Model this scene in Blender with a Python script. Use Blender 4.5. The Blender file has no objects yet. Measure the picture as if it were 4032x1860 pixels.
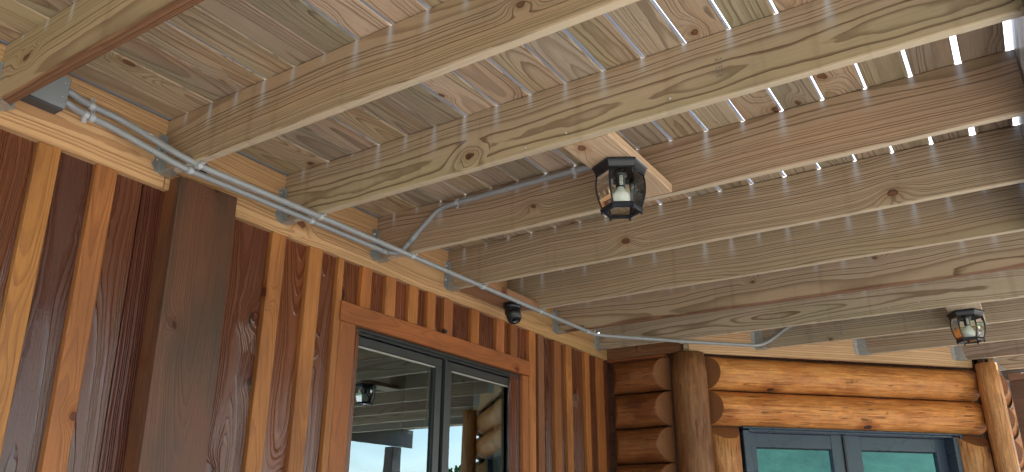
import bpy, bmesh, math, random
from mathutils import Vector, Matrix, Quaternion
R_ = random.Random(7)
sc = bpy.context.scene
COL = sc.collection
rad = math.radians

# ------------------------------------------------------------------ camera, sky, sun, exposure
cam_d = bpy.data.cameras.new('camera'); cam = bpy.data.objects.new('camera', cam_d); COL.objects.link(cam)
cam_d.sensor_width = 36; cam_d.lens = 27.256; cam_d.clip_start = .05; cam_d.clip_end = 3000
r = Vector((.83752458, .54635556, .00694138)); u = Vector((.18795712, -.30000709, .9352368)); f = Vector((-.51305429, .78197913, .35395472))
cam.matrix_world = Matrix(((r.x, u.x, -f.x, 2.6465), (r.y, u.y, -f.y, -1.4961), (r.z, u.z, -f.z, -1.5165), (0, 0, 0, 1)))
sc.camera = cam

SUN_EL, SUN_AZ = rad(52), rad(-.6)          # azimuth measured from +y towards +x: the sun stands high behind the house, the porch is in open shade
world = bpy.data.worlds.new('World'); sc.world = world; world.use_nodes = True
wn = world.node_tree.nodes; wl = world.node_tree.links; wn.clear()
sky = wn.new('ShaderNodeTexSky'); sky.sky_type = 'NISHITA'; sky.sun_disc = False
sky.sun_elevation = SUN_EL; sky.sun_rotation = SUN_AZ; sky.air_density = 1.0; sky.dust_density = 1.5; sky.ozone_density = 1.2
tc = wn.new('ShaderNodeTexCoord'); mp = wn.new('ShaderNodeMapping'); mp.inputs['Scale'].default_value = (1, 1, 2.6)
cn = wn.new('ShaderNodeTexNoise'); cn.inputs['Scale'].default_value = 2.3; cn.inputs['Detail'].default_value = 9; cn.inputs['Roughness'].default_value = .58
cr = wn.new('ShaderNodeValToRGB'); cr.color_ramp.elements[0].position = .47; cr.color_ramp.elements[1].position = .66
cm = wn.new('ShaderNodeMix'); cm.data_type = 'RGBA'; cm.inputs[7].default_value = (8, 8.6, 9.4, 1)
bg = wn.new('ShaderNodeBackground'); bg.inputs[1].default_value = .075; wo = wn.new('ShaderNodeOutputWorld')
wl.new(tc.outputs['Generated'], mp.inputs[0]); wl.new(mp.outputs[0], cn.inputs['Vector']); wl.new(cn.outputs[0], cr.inputs[0])
sx = wn.new('ShaderNodeSeparateXYZ'); wl.new(tc.outputs['Generated'], sx.inputs[0])
cz = wn.new('ShaderNodeMapRange'); cz.inputs[1].default_value = .35; cz.inputs[2].default_value = .75; cz.inputs[3].default_value = 1; cz.inputs[4].default_value = .8; wl.new(sx.outputs[2], cz.inputs[0])
cmul = wn.new('ShaderNodeMath'); cmul.operation = 'MULTIPLY'; wl.new(cr.outputs[0], cmul.inputs[0]); wl.new(cz.outputs[0], cmul.inputs[1]); wl.new(cmul.outputs[0], cm.inputs[0]); wl.new(sky.outputs[0], cm.inputs[6]); wl.new(cm.outputs[2], bg.inputs[0]); wl.new(bg.outputs[0], wo.inputs[0])

sun_d = bpy.data.lights.new('sun', 'SUN'); sun_d.energy = 4.2; sun_d.angle = rad(.5); sun_d.color = (1, .95, .87)
sun = bpy.data.objects.new('sun', sun_d); COL.objects.link(sun)
sd = Vector((math.cos(SUN_EL) * math.sin(SUN_AZ), math.cos(SUN_EL) * math.cos(SUN_AZ), math.sin(SUN_EL)))
sun.rotation_euler = (-sd).to_track_quat('-Z', 'Y').to_euler()

sc.view_settings.view_transform = 'Standard'; sc.view_settings.look = 'None'; sc.view_settings.gamma = 1
sc.view_settings.use_curve_mapping = False; sc.view_settings.exposure = 2.85
sc.cycles.use_denoising = True
sc.cycles.max_bounces = 10; sc.cycles.diffuse_bounces = 6; sc.cycles.glossy_bounces = 5; sc.cycles.transmission_bounces = 8
sc.cycles.transparent_max_bounces = 12; sc.cycles.caustics_reflective = False; sc.cycles.caustics_refractive = False
sc.cycles.sample_clamp_indirect = 6

# ------------------------------------------------------------------ node helpers
class NT:
    def __init__(s, name):
        s.m = bpy.data.materials.new(name); s.m.use_nodes = True; s.t = s.m.node_tree; s.t.nodes.clear()
        s.out = s.t.nodes.new('ShaderNodeOutputMaterial'); s.b = s.t.nodes.new('ShaderNodeBsdfPrincipled')
        s.t.links.new(s.b.outputs[0], s.out.inputs[0])
    def n(s, typ, **kw):
        x = s.t.nodes.new(typ)
        for k, v in kw.items(): setattr(x, k, v)
        return x
    def put(s, sock, v):
        if hasattr(v, 'node') or isinstance(v, bpy.types.NodeSocket): s.t.links.new(v, sock)
        else: sock.default_value = v
    def math(s, op, a, b=0.0, c=0.0, clamp=False):
        x = s.n('ShaderNodeMath', operation=op, use_clamp=clamp)
        s.put(x.inputs[0], a); s.put(x.inputs[1], b)
        if op in ('MULTIPLY_ADD', 'SMOOTH_MIN'): s.put(x.inputs[2], c)
        return x.outputs[0]
    def vm(s, op, a, b=(0, 0, 0)):
        x = s.n('ShaderNodeVectorMath', operation=op); s.put(x.inputs[0], a); s.put(x.inputs[1], b)
        return x.outputs[0] if op not in ('LENGTH', 'DISTANCE', 'DOT_PRODUCT') else x.outputs['Value']
    def noise(s, vec, scale, detail=2, rough=.5, out=0):
        x = s.n('ShaderNodeTexNoise'); s.put(x.inputs['Vector'], vec); x.inputs['Scale'].default_value = scale
        x.inputs['Detail'].default_value = detail; x.inputs['Roughness'].default_value = rough
        return x.outputs[out]
    def sstep(s, v, a, b, lo=0.0, hi=1.0):
        x = s.n('ShaderNodeMapRange', interpolation_type='SMOOTHSTEP'); s.put(x.inputs[0], v)
        x.inputs[1].default_value = a; x.inputs[2].default_value = b; x.inputs[3].default_value = lo; x.inputs[4].default_value = hi
        return x.outputs[0]
    def mix(s, fac, a, b, blend='MIX'):
        x = s.n('ShaderNodeMix', data_type='RGBA', blend_type=blend); s.put(x.inputs[0], fac); s.put(x.inputs[6], a); s.put(x.inputs[7], b)
        return x.outputs[2]
    def bump(s, h, strength, dist, prev=None):
        x = s.n('ShaderNodeBump'); x.inputs['Strength'].default_value = strength; x.inputs['Distance'].default_value = dist
        s.put(x.inputs['Height'], h)
        if prev is not None: s.put(x.inputs['Normal'], prev)
        return x.outputs[0]

def rgb(*c): return (c[0], c[1], c[2], 1)

def wood(name, spacing, late, late_amt, knots, rough, bump_mm, fibre_amt=.25, spread=.1, patch=None, patch_amt=0, wob=.09, spec=.4, coat=0, rough_sawn=0, green=0, drip_skylight=0, sheen=0, wane=0, grime=.35, edge=None, edge_f=.85, zmin=.015, lw0=.35, zamp=2.6):
    """flat-sawn board: growth rings round a pith that wanders along the local X axis, so faces show cathedrals, straight grain and knots"""
    k = NT(name); co = k.n('ShaderNodeTexCoord').outputs['Object']; oi = k.n('ShaderNodeObjectInfo')
    rnd = oi.outputs['Random']; base = oi.outputs['Color']
    offx = k.n('ShaderNodeCombineXYZ'); k.put(offx.inputs[0], k.math('MULTIPLY', rnd, 173.0)); k.put(offx.inputs[1], 0.0); k.put(offx.inputs[2], k.math('MULTIPLY', rnd, 31.0))
    p = k.vm('ADD', co, offx.outputs[0])
    sep = k.n('ShaderNodeSeparateXYZ'); k.put(sep.inputs[0], co); X, Y, Z = sep.outputs
    r2 = k.math('FRACT', k.math('MULTIPLY', rnd, 57.31)); r3 = k.math('FRACT', k.math('MULTIPLY', rnd, 211.7))
    wa = k.noise(k.vm('MULTIPLY', p, (.55, .4, .4)), 1.0, 2, .5); wb = k.noise(k.vm('MULTIPLY', p, (.8, .4, .4)), 1.3, 1, .5)
    fine = k.noise(k.vm('MULTIPLY', p, (3.5, 12, 12)), 1.0, 3, .55)
    # knots
    kv = k.n('ShaderNodeTexVoronoi', voronoi_dimensions='2D', feature='F1'); kv.inputs['Scale'].default_value = 1
    kp = k.n('ShaderNodeCombineXYZ'); psep = k.n('ShaderNodeSeparateXYZ'); k.put(psep.inputs[0], p)
    wk = k.math('MULTIPLY', k.math('SUBTRACT', k.noise(k.vm('MULTIPLY', p, (9, 9, 9)), 1.0, 2), .5), .25)
    k.put(kp.inputs[0], k.math('ADD', k.math('MULTIPLY', psep.outputs[0], 3.2), wk)); k.put(kp.inputs[1], k.math('ADD', k.math('MULTIPLY', psep.outputs[1], 5.0), k.math('MULTIPLY_ADD', rnd, 91.0, wk)))
    k.put(kv.inputs['Vector'], kp.outputs[0]); kd = kv.outputs['Distance']
    ks = k.n('ShaderNodeSeparateColor'); k.put(ks.inputs[0], kv.outputs['Color'])
    pres = k.math('GREATER_THAN', ks.outputs[0], 1 - knots); ksz = k.math('MULTIPLY_ADD', ks.outputs[1], .5, .35)
    kd = k.math('DIVIDE', kd, ksz)
    defl = k.math('MULTIPLY', k.math('EXPONENT', k.math('MULTIPLY', k.math('MULTIPLY', kd, kd), -9.0)), pres)
    kmask = k.math('MULTIPLY', k.sstep(kd, .075, .115, 1, 0), pres); khalo = k.math('MULTIPLY', k.sstep(kd, .1, .3, 1, 0), pres)
    # ring field
    z0 = k.math('MULTIPLY_ADD', r2, .10, zmin); y0 = k.math('MULTIPLY', k.math('SUBTRACT', r3, .5), spread)
    yy = k.math('ADD', k.math('SUBTRACT', Y, y0), k.math('MULTIPLY', k.math('SUBTRACT', wb, .5), wob * 1.2))
    zz = k.math('ADD', k.math('ADD', Z, z0), k.math('MULTIPLY', k.math('SUBTRACT', wa, .5), wob * zamp))
    rr = k.math('SQRT', k.math('ADD', k.math('MULTIPLY', yy, yy), k.math('MULTIPLY', zz, zz)))
    rr = k.math('ADD', rr, k.math('MULTIPLY', k.math('SUBTRACT', fine, .5), .010)); rr = k.math('ADD', rr, k.math('MULTIPLY', defl, .045))
    # slightly uneven ring widths
    ringv = k.math('DIVIDE', rr, spacing)
    ringv = k.math('ADD', ringv, k.math('MULTIPLY', k.math('SINE', k.math('MULTIPLY', ringv, 1.7)), .35))
    fr = k.math('FRACT', ringv); lw = k.math('MULTIPLY', k.sstep(fr, lw0, .88), k.sstep(fr, .92, 1.0, 1, 0))
    cellr = k.n('ShaderNodeTexWhiteNoise', noise_dimensions='1D'); k.put(cellr.inputs['W'], k.math('FLOOR', ringv)); lw = k.math('MULTIPLY', lw, k.math('MULTIPLY_ADD', cellr.outputs[0], .6, .4))
    fib = k.noise(k.vm('MULTIPLY', p, (6, 260, 260)), 1.0, 3, .6)
    big = k.noise(k.vm('MULTIPLY', p, (1.1, 3, 3)), 1.0, 3, .55)
    col = k.mix(k.math('MULTIPLY', lw, late_amt), base, late)
    v = k.math('MULTIPLY_ADD', k.math('SUBTRACT', fib, .5), fibre_amt * 2.2, 1.0); v = k.math('MULTIPLY', v, k.math('MULTIPLY_ADD', k.math('SUBTRACT', big, .5), .55, 1.0))
    cv = k.n('ShaderNodeCombineColor'); [k.put(cv.inputs[i], v) for i in range(3)]
    col = k.mix(1.0, col, cv.outputs[0], 'MULTIPLY')
    if green: col = k.mix(k.math('MULTIPLY', k.sstep(k.noise(k.vm('MULTIPLY', p, (.9, 5, 5)), 1.0, 3), .48, .68), green), col, k.mix(1.0, col, rgb(.78, .95, .72), 'MULTIPLY'))
    if green: col = k.mix(k.math('MULTIPLY', k.sstep(k.noise(k.vm('MULTIPLY', k.vm('ADD', p, (9, 3, 0)), (.7, 7, 7)), 1.0, 3), .52, .7), green), col, k.mix(1.0, col, rgb(1.12, .82, .62), 'MULTIPLY'))
    if patch: col = k.mix(k.math('MULTIPLY', k.sstep(k.noise(k.vm('MULTIPLY', k.vm('ADD', p, (3, 7, 1)), (1.3, 5, 5)), 1.0, 4, .6), .42, .68), patch_amt), col, patch)
    # scattered grime / mill marks
    gr = k.noise(k.vm('MULTIPLY', p, (14, 30, 30)), 1.0, 4, .7); col = k.mix(k.sstep(gr, .6, .78, 0, grime), col, k.mix(1.0, col, rgb(.45, .42, .4), 'MULTIPLY'))
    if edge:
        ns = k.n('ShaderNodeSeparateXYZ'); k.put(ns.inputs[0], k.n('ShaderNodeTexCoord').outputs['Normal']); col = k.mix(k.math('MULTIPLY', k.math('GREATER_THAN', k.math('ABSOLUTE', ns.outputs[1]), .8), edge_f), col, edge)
    if wane:
        wy = k.math('ADD', Y, k.math('MULTIPLY', k.math('SUBTRACT', k.noise(k.vm('MULTIPLY', p, (2.2, 1, 1)), 1.0, 2), .5), .05)); col = k.mix(k.sstep(wy, -.112, -.098, wane, 0), col, k.mix(1.0, col, rgb(.62, .42, .36), 'MULTIPLY'))
    if drip_skylight:
        # water stains in vertical runs (local Y), with skylight painted under each deck gap
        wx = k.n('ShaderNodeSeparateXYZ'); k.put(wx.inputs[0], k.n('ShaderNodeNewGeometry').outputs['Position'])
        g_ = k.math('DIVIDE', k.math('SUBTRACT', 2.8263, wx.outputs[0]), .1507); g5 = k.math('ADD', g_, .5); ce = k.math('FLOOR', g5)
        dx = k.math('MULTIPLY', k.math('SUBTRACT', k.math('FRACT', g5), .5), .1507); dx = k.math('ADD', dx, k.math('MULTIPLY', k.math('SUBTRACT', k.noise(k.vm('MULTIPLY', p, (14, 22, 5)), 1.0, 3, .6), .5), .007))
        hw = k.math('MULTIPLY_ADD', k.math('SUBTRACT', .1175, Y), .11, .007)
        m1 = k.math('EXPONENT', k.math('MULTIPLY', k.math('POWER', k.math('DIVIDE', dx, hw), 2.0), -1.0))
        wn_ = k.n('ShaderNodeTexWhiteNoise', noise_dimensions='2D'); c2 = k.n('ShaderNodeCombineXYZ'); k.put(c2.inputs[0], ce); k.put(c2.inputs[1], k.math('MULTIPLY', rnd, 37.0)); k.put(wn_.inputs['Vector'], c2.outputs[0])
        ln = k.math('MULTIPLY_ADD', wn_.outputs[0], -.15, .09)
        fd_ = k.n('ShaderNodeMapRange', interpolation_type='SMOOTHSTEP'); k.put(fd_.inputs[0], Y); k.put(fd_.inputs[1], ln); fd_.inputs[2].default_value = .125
        col = k.mix(k.math('MULTIPLY', m1, k.math('MULTIPLY', fd_.outputs[0], drip_skylight)), col, rgb(.50, .52, .54))
        ds = k.math('MULTIPLY', k.sstep(k.noise(k.vm('MULTIPLY', p, (17, .6, .6)), 1.0, 1, .5), .6, .74), .28); col = k.mix(ds, col, k.mix(1.0, col, rgb(.62, .56, .55), 'MULTIPLY'))
    col = k.mix(k.math('MULTIPLY', khalo, .5), col, k.mix(1.0, col, rgb(.72, .5, .36), 'MULTIPLY'))
    col = k.mix(k.math('MULTIPLY', kmask, .9), col, k.mix(1.0, col, rgb(.42, .27, .2), 'MULTIPLY'))
    col = k.mix(k.math('MULTIPLY', k.sstep(k.math('ABSOLUTE', k.math('SUBTRACT', kd, .095)), 0, .022, 1, 0), k.math('MULTIPLY', pres, .75)), col, rgb(.02, .012, .01))
    k.put(k.b.inputs['Base Color'], col)
    ro = k.math('ADD', rough, k.math('MULTIPLY', k.math('SUBTRACT', big, .5), .25)); ro = k.math('ADD', ro, k.math('MULTIPLY', lw, -.08 - sheen)); k.put(k.b.inputs['Roughness'], ro)
    k.b.inputs['Specular IOR Level'].default_value = spec
    if coat: k.b.inputs['Coat Weight'].default_value = coat; k.b.inputs['Coat Roughness'].default_value = .33
    h = k.math('ADD', k.math('MULTIPLY', lw, 1.0), k.math('MULTIPLY', fib, .35)); nrm = k.bump(h, .9, bump_mm / 1000)
    if rough_sawn:
        rs = k.noise(k.vm('MULTIPLY', p, (160, 40, 40)), 1.0, 3, .7); nrm = k.bump(rs, rough_sawn, .0016, nrm)
    nrm = k.bump(k.math('MULTIPLY', kmask, k.noise(k.vm('MULTIPLY', p, (60, 60, 60)), 1.0, 2)), .5, .003, nrm)
    k.put(k.b.inputs['Normal'], nrm)
    if coat: k.put(k.b.inputs['Coat Normal'], nrm)
    return k.m

M = {}
JW = dict(late=rgb(.13, .076, .040), late_amt=.92, knots=.14, edge=rgb(.62, .52, .38), edge_f=.7, rough=.6, bump_mm=1.6, spread=.3, green=.2, drip_skylight=.85, wob=.05, zmin=.045, lw0=.5, zamp=2.0, fibre_amt=.2)  # edge: pale planed wood with floor bounce painted into the joist underside
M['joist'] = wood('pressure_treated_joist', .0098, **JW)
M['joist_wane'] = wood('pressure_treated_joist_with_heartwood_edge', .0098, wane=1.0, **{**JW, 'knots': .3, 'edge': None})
M['deck'] = wood('pressure_treated_deck_board', .0085, rgb(.13, .078, .046), .66, .24, .68, 1.8, spread=.13, green=.45, wob=.07, grime=.6, fibre_amt=.35, edge=rgb(.17, .185, .21), zmin=.025, lw0=.42, zamp=2.2)
M['ledger'] = wood('ledger_pine', .0115, rgb(.27, .115, .045), .8, .08, .6, 1.4, spread=.12, green=.12, wob=.05)
M['newpine'] = wood('fresh_sawn_pine', .011, rgb(.30, .14, .06), .6, .2, .6, .8, spread=.3)
M['stain'] = wood('stained_rough_board', .0095, rgb(.06, .018, .012), .6, .30, .31, 3.4, spread=.12, patch=rgb(.07, .022, .016), patch_amt=.4, spec=.6, rough_sawn=.2, fibre_amt=.3, sheen=.16)
M['batten'] = wood('stained_batten', .009, rgb(.17, .055, .02), .5, .16, .55, 1.2, spread=.08, patch=rgb(.14, .05, .02), patch_amt=.5, spec=.35, coat=0, rough_sawn=.3, fibre_amt=.35)

def log_mat():
    k = NT('peeled_stained_log'); co = k.n('ShaderNodeTexCoord').outputs['Object']; oi = k.n('ShaderNodeObjectInfo'); rnd = oi.outputs['Random']
    off = k.n('ShaderNodeCombineXYZ'); k.put(off.inputs[0], k.math('MULTIPLY', rnd, 91.0)); k.put(off.inputs[1], k.math('MULTIPLY', rnd, 17.0)); p = k.vm('ADD', co, off.outputs[0])
    fib = k.noise(k.vm('MULTIPLY', p, (3.5, 60, 60)), 1.0, 4, .62); big = k.noise(k.vm('MULTIPLY', p, (3.0, 8, 8)), 1.0, 4, .6)
    flake = k.noise(k.vm('MULTIPLY', p, (16, 36, 36)), 1.0, 3, .65)
    col = k.mix(k.sstep(fib, .32, .66), oi.outputs['Color'], k.mix(1.0, oi.outputs['Color'], rgb(.70, .56, .42), 'MULTIPLY'))
    col = k.mix(k.sstep(big, .45, .72, 0, .6), col, k.mix(1.0, col, rgb(.62, .45, .32), 'MULTIPLY'))
    col = k.mix(k.sstep(flake, .5, .66, 0, .45), col, k.mix(1.0, col, rgb(1.5, 1.4, 1.25), 'MULTIPLY'))
    ck = k.noise(k.vm('MULTIPLY', p, (1.3, 34, 34)), 1.0, 2, .5); ck2 = k.noise(k.vm('MULTIPLY', p, (7, 7, 7)), 1.0, 1)
    crack = k.math('MULTIPLY', k.sstep(k.math('ABSOLUTE', k.math('SUBTRACT', ck, .5)), .0, .022, 1, 0), k.sstep(ck2, .46, .56))
    col = k.mix(k.math('MULTIPLY', crack, .85), col, rgb(.05, .018, .008))
    # knots on the rounded face
    kv = k.n('ShaderNodeTexVoronoi', voronoi_dimensions='3D'); kv.inputs['Scale'].default_value = 3.4; k.put(kv.inputs['Vector'], k.vm('MULTIPLY', p, (.8, 1.2, 1.2)))
    ks = k.n('ShaderNodeSeparateColor'); k.put(ks.inputs[0], kv.outputs['Color']); pres = k.math('GREATER_THAN', ks.outputs[0], .3)
    kd = kv.outputs['Distance']; col = k.mix(k.math('MULTIPLY', k.sstep(kd, .12, .38, .7, 0), pres), col, k.mix(1.0, col, rgb(.5, .3, .2), 'MULTIPLY'))
    col = k.mix(k.math('MULTIPLY', k.sstep(kd, .085, .105, 1, 0), pres), col, rgb(.05, .02, .012))
    k.put(k.b.inputs['Base Color'], col); k.put(k.b.inputs['Roughness'], k.sstep(flake, .3, .7, .42, .68)); k.b.inputs['Specular IOR Level'].default_value = .42
    n = k.bump(k.math('ADD', fib, k.math('MULTIPLY', flake, 2.0)), .8, .005); n = k.bump(k.math('MULTIPLY', crack, -1.0), .8, .005, n); n = k.bump(big, .5, .012, n)
    k.put(k.b.inputs['Normal'], n); return k.m
M['log'] = log_mat()

def endgrain():
    k = NT('log_end_grain'); co = k.n('ShaderNodeTexCoord').outputs['Object']; oi = k.n('ShaderNodeObjectInfo')
    s = k.n('ShaderNodeSeparateXYZ'); k.put(s.inputs[0], co); y = k.math('ADD', s.outputs[1], .012); z = s.outputs[2]
    rr = k.math('SQRT', k.math('ADD', k.math('MULTIPLY', y, y), k.math('MULTIPLY', z, z))); rr = k.math('ADD', rr, k.math('MULTIPLY', k.noise(co, 14, 3), .012))
    ring = k.math('FRACT', k.math('DIVIDE', rr, .006)); ang = k.math('ARCTAN2', z, y); rl = k.noise(k.vm('MULTIPLY', co, (1, 1, 1)), 38, 3, .7)
    chk = k.math('MULTIPLY', k.sstep(k.math('ABSOLUTE', k.math('SUBTRACT', k.math('FRACT', k.math('MULTIPLY', ang, 1.1)), .5)), 0, .03, 1, 0), k.sstep(k.noise(co, 9, 2), .5, .58))
    c = k.mix(k.sstep(ring, .4, 1, 0, .35), rgb(.27, .115, .05), rgb(.15, .055, .024)); c = k.mix(k.sstep(rl, .5, .75, 0, .5), c, rgb(.15, .06, .03)); c = k.mix(chk, c, rgb(.04, .015, .01))
    k.put(k.b.inputs['Base Color'], c); k.b.inputs['Roughness'].default_value = .5; k.put(k.b.inputs['Normal'], k.bump(rl, .5, .002)); return k.m
M['endgrain'] = endgrain()

def simple(name, c, rough=.5, metal=0.0, spec=.5, var=.15, vscale=8, bump=0.0, bscale=60):
    k = NT(name); co = k.n('ShaderNodeTexCoord').outputs['Object']
    n1 = k.noise(co, vscale, 4, .6); f = k.math('MULTIPLY_ADD', k.math('SUBTRACT', n1, .5), var * 2.5, 1.0)
    cc = k.n('ShaderNodeCombineColor'); [k.put(cc.inputs[i], k.math('MULTIPLY', f, c[i])) for i in range(3)]
    k.put(k.b.inputs['Base Color'], cc.outputs[0]); k.put(k.b.inputs['Roughness'], k.math('MULTIPLY_ADD', k.math('SUBTRACT', n1, .5), .3, rough)); k.b.inputs['Metallic'].default_value = metal
    k.b.inputs['Specular IOR Level'].default_value = spec
    if bump: k.put(k.b.inputs['Normal'], k.bump(k.noise(co, bscale, 3, .6), .5, bump))
    return k.m
M['galv'] = simple('galvanised_steel', (.42, .45, .47), .38, .75, var=.35, vscale=45)
M['flash'] = simple('grey_flashing', (.3, .34, .4), .5, .2, var=.1)
M['pvc'] = simple('grey_pvc', (.25, .268, .285), .38, 0, var=.07, vscale=20, bump=.0003, bscale=12)
M['pvc_light'] = simple('pale_grey_pvc', (.38, .41, .44), .35, 0, var=.06)
M['boxlid'] = simple('grey_powder_coat', (.23, .26, .28), .4, .1, var=.05)
M['boxbody'] = simple('dark_grey_powder_coat', (.055, .06, .065), .45, 0, var=.1)
M['screw'] = simple('bright_zinc_screw', (.75, .75, .76), .25, .9, var=.1)
M['lampmetal'] = simple('black_cast_aluminium', (.008, .011, .019), .42, 0, var=.3, vscale=40, bump=.0006, bscale=150)
M['black'] = simple('black_plastic', (.010, .011, .014), .42, 0, var=.1)
M['winframe'] = simple('charcoal_window_frame', (.028, .033, .036), .32, 0, .6, var=.1)
M['doorframe'] = simple('sky_tinted_door_frame', (.042, .064, .105), .3, 0, .6, var=.06)  # black metal with the reflected sky blue painted into its colour
M['gasket'] = simple('pale_glazing_bead', (.42, .41, .36), .5)
M['sticker'] = simple('white_sticker', (.75, .75, .72), .5, var=.03)
M['concrete'] = simple('patio_concrete', (.44, .42, .385), .85, var=.18, vscale=1.3, bump=.002)
M['grass'] = simple('lawn', (.06, .10, .03), .9, var=.5, vscale=.8, bump=.02, bscale=9)
M['gravel'] = simple('pale_gravel', (.30, .28, .25), .9, var=.3, vscale=3, bump=.01, bscale=30)
M['hill'] = simple('wooded_hill', (.045, .09, .05), .9, var=.9, vscale=.12, bump=.5, bscale=.5)
M['leaf'] = simple('tree_leaves', (.045, .10, .025), .6, var=.5, vscale=2)
M['bark'] = simple('tree_bark', (.10, .075, .055), .9, var=.4)
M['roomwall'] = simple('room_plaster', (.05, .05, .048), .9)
M['curtain'] = simple('curtain_linen', (.42, .38, .30), .9, var=.1)
M['beam'] = wood('dark_stained_beam', .012, rgb(.05, .025, .02), .5, .2, .4, 1.5, patch=rgb(.05, .035, .05), patch_amt=.5, coat=.3)
M['postcase'] = wood('brown_stained_post_board', .009, rgb(.06, .03, .02), .42, .14, .4, .8, spread=.06, patch=rgb(.05, .034, .024), patch_amt=.7, spec=.3, coat=0, rough_sawn=.1, fibre_amt=.2)

def glass_mat(name, ior, tint=(.93, .97, .95), refl=(1, 1, 1)):
    k = NT(name); k.t.nodes.remove(k.b)
    fr = k.n('ShaderNodeFresnel'); fr.inputs[0].default_value = ior; tr = k.n('ShaderNodeBsdfTransparent'); tr.inputs[0].default_value = rgb(*tint)
    gl = k.n('ShaderNodeBsdfGlossy'); gl.inputs['Roughness'].default_value = 0.0; gl.inputs['Color'].default_value = rgb(*refl)
    co = k.n('ShaderNodeTexCoord').outputs['Object']; k.put(gl.inputs['Normal'], k.bump(k.noise(co, 2.2, 1), .04, .01))
    mx = k.n('ShaderNodeMixShader'); k.put(mx.inputs[0], fr.outputs[0]); k.put(mx.inputs[1], tr.outputs[0]); k.put(mx.inputs[2], gl.outputs[0]); k.put(k.out.inputs[0], mx.outputs[0]); return k.m
M['pane'] = glass_mat('window_glass', 3.1, (.6, .68, .66), (.72, .92, 1)); M['doorpane'] = glass_mat('door_glass', 3.6, (.4, .5, .5), (.36, .64, .88)); M['lampglass'] = glass_mat('lantern_glass', 1.5)
k = NT('sky_white_bulb_glass'); k.b.inputs['Base Color'].default_value = rgb(.86, .9, .9); k.b.inputs['Roughness'].default_value = .12  # bright sky refracted by the clear bulb, painted as white glass
tr = k.n('ShaderNodeBsdfTransparent'); mx = k.n('ShaderNodeMixShader'); mx.inputs[0].default_value = .7; k.put(mx.inputs[1], tr.outputs[0]); k.put(mx.inputs[2], k.b.outputs[0]); k.put(k.out.inputs[0], mx.outputs[0]); M['bulbglass'] = k.m

# ------------------------------------------------------------------ object helpers
def pworld(o):
    return (pworld(o.parent) @ o.matrix_parent_inverse @ o.matrix_basis) if o.parent else o.matrix_basis.copy()
def link(name, bm, mats, parent=None, color=None, smooth=False, mw=None):
    me = bpy.data.meshes.new(name); bmesh.ops.recalc_face_normals(bm, faces=bm.faces); bm.to_mesh(me); bm.free()
    for m in (mats if isinstance(mats, (list, tuple)) else [mats]): me.materials.append(M[m] if isinstance(m, str) else m)
    if smooth:
        for p in me.polygons: p.use_smooth = True
    o = bpy.data.objects.new(name, me); COL.objects.link(o)
    if mw is not None: o.matrix_basis = mw
    if parent:
        o.parent = parent
        o.matrix_parent_inverse = pworld(parent).inverted()
    if color: o.color = (*color, 1)
    return o
def empty(name, loc=(0, 0, 0)):
    o = bpy.data.objects.new(name, None); COL.objects.link(o); o.empty_display_size = .1
    return o          # kept at the world origin so that children can be written in world coordinates
def tag(o, label=None, cat=None, group=None, kind=None):
    for k_, v in (('label', label), ('category', cat), ('group', group), ('kind', kind)):
        if v: o[k_] = v
    return o
def frame(o, ax, ay, az):
    ax, ay, az = Vector(ax).normalized(), Vector(ay).normalized(), Vector(az).normalized()
    return Matrix(((ax.x, ay.x, az.x, o[0]), (ax.y, ay.y, az.y, o[1]), (ax.z, ay.z, az.z, o[2]), (0, 0, 0, 1)))
def vary(c, a=.12, h=.05):
    s = 1 + R_.uniform(-a, a); return tuple(max(.004, ch * s * (1 + R_.uniform(-h, h))) for ch in c)

def board_bm(L, W, T, ch=.003, seg=1, wob=0.0, cut0=0.0, cut1=0.0):
    """board centred at the origin, length on X, width on Y, thickness on Z; eased edges; cut = extra X per +Z at the ends"""
    bm = bmesh.new(); hw, ht = W / 2, T / 2
    prof = [(-hw + ch, -ht), (hw - ch, -ht), (hw, -ht + ch), (hw, ht - ch), (hw - ch, ht), (-hw + ch, ht), (-hw, ht - ch), (-hw, -ht + ch)]
    rings = []; ph = R_.uniform(0, 6)
    for i in range(seg + 1):
        x = -L / 2 + L * i / seg; wy = wob * math.sin(ph + x * 1.7) ; wz = wob * .6 * math.cos(ph * 2 + x * 2.3); ring = []
        for y, z in prof:
            xx = x + (cut0 * z if i == 0 else 0) + (cut1 * z if i == seg else 0)
            ring.append(bm.verts.new((xx, y + wy, z + wz)))
        rings.append(ring)
    for a, b in zip(rings, rings[1:]):
        for j in range(8): bm.faces.new((a[j], a[(j + 1) % 8], b[(j + 1) % 8], b[j]))
    bm.faces.new(rings[0][::-1]); bm.faces.new(rings[-1]); return bm
def board(name, p0, p1, wdir, W, T, mat, color, parent=None, ch=.003, seg=1, wob=0.0, cut0=0, cut1=0):
    p0, p1 = Vector(p0), Vector(p1); ax = (p1 - p0).normalized(); wd = Vector(wdir); wd = (wd - ax * wd.dot(ax)).normalized(); az = ax.cross(wd)
    return link(name, board_bm((p1 - p0).length, W, T, ch, seg, wob, cut0, cut1), mat, parent, color, mw=frame((p0 + p1) / 2, ax, wd, az))
def box_bm(bm, lo, hi, bev=0.0):
    r_ = bmesh.ops.create_cube(bm, size=1); vs = r_['verts']
    for v in vs: v.co = Vector([(lo[i] + hi[i]) / 2 + v.co[i] * (hi[i] - lo[i]) for i in range(3)])
    if bev:
        es = list({e for v in vs for e in v.link_edges}); bmesh.ops.bevel(bm, geom=es, offset=bev, segments=1, profile=.5, affect='EDGES')
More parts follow.
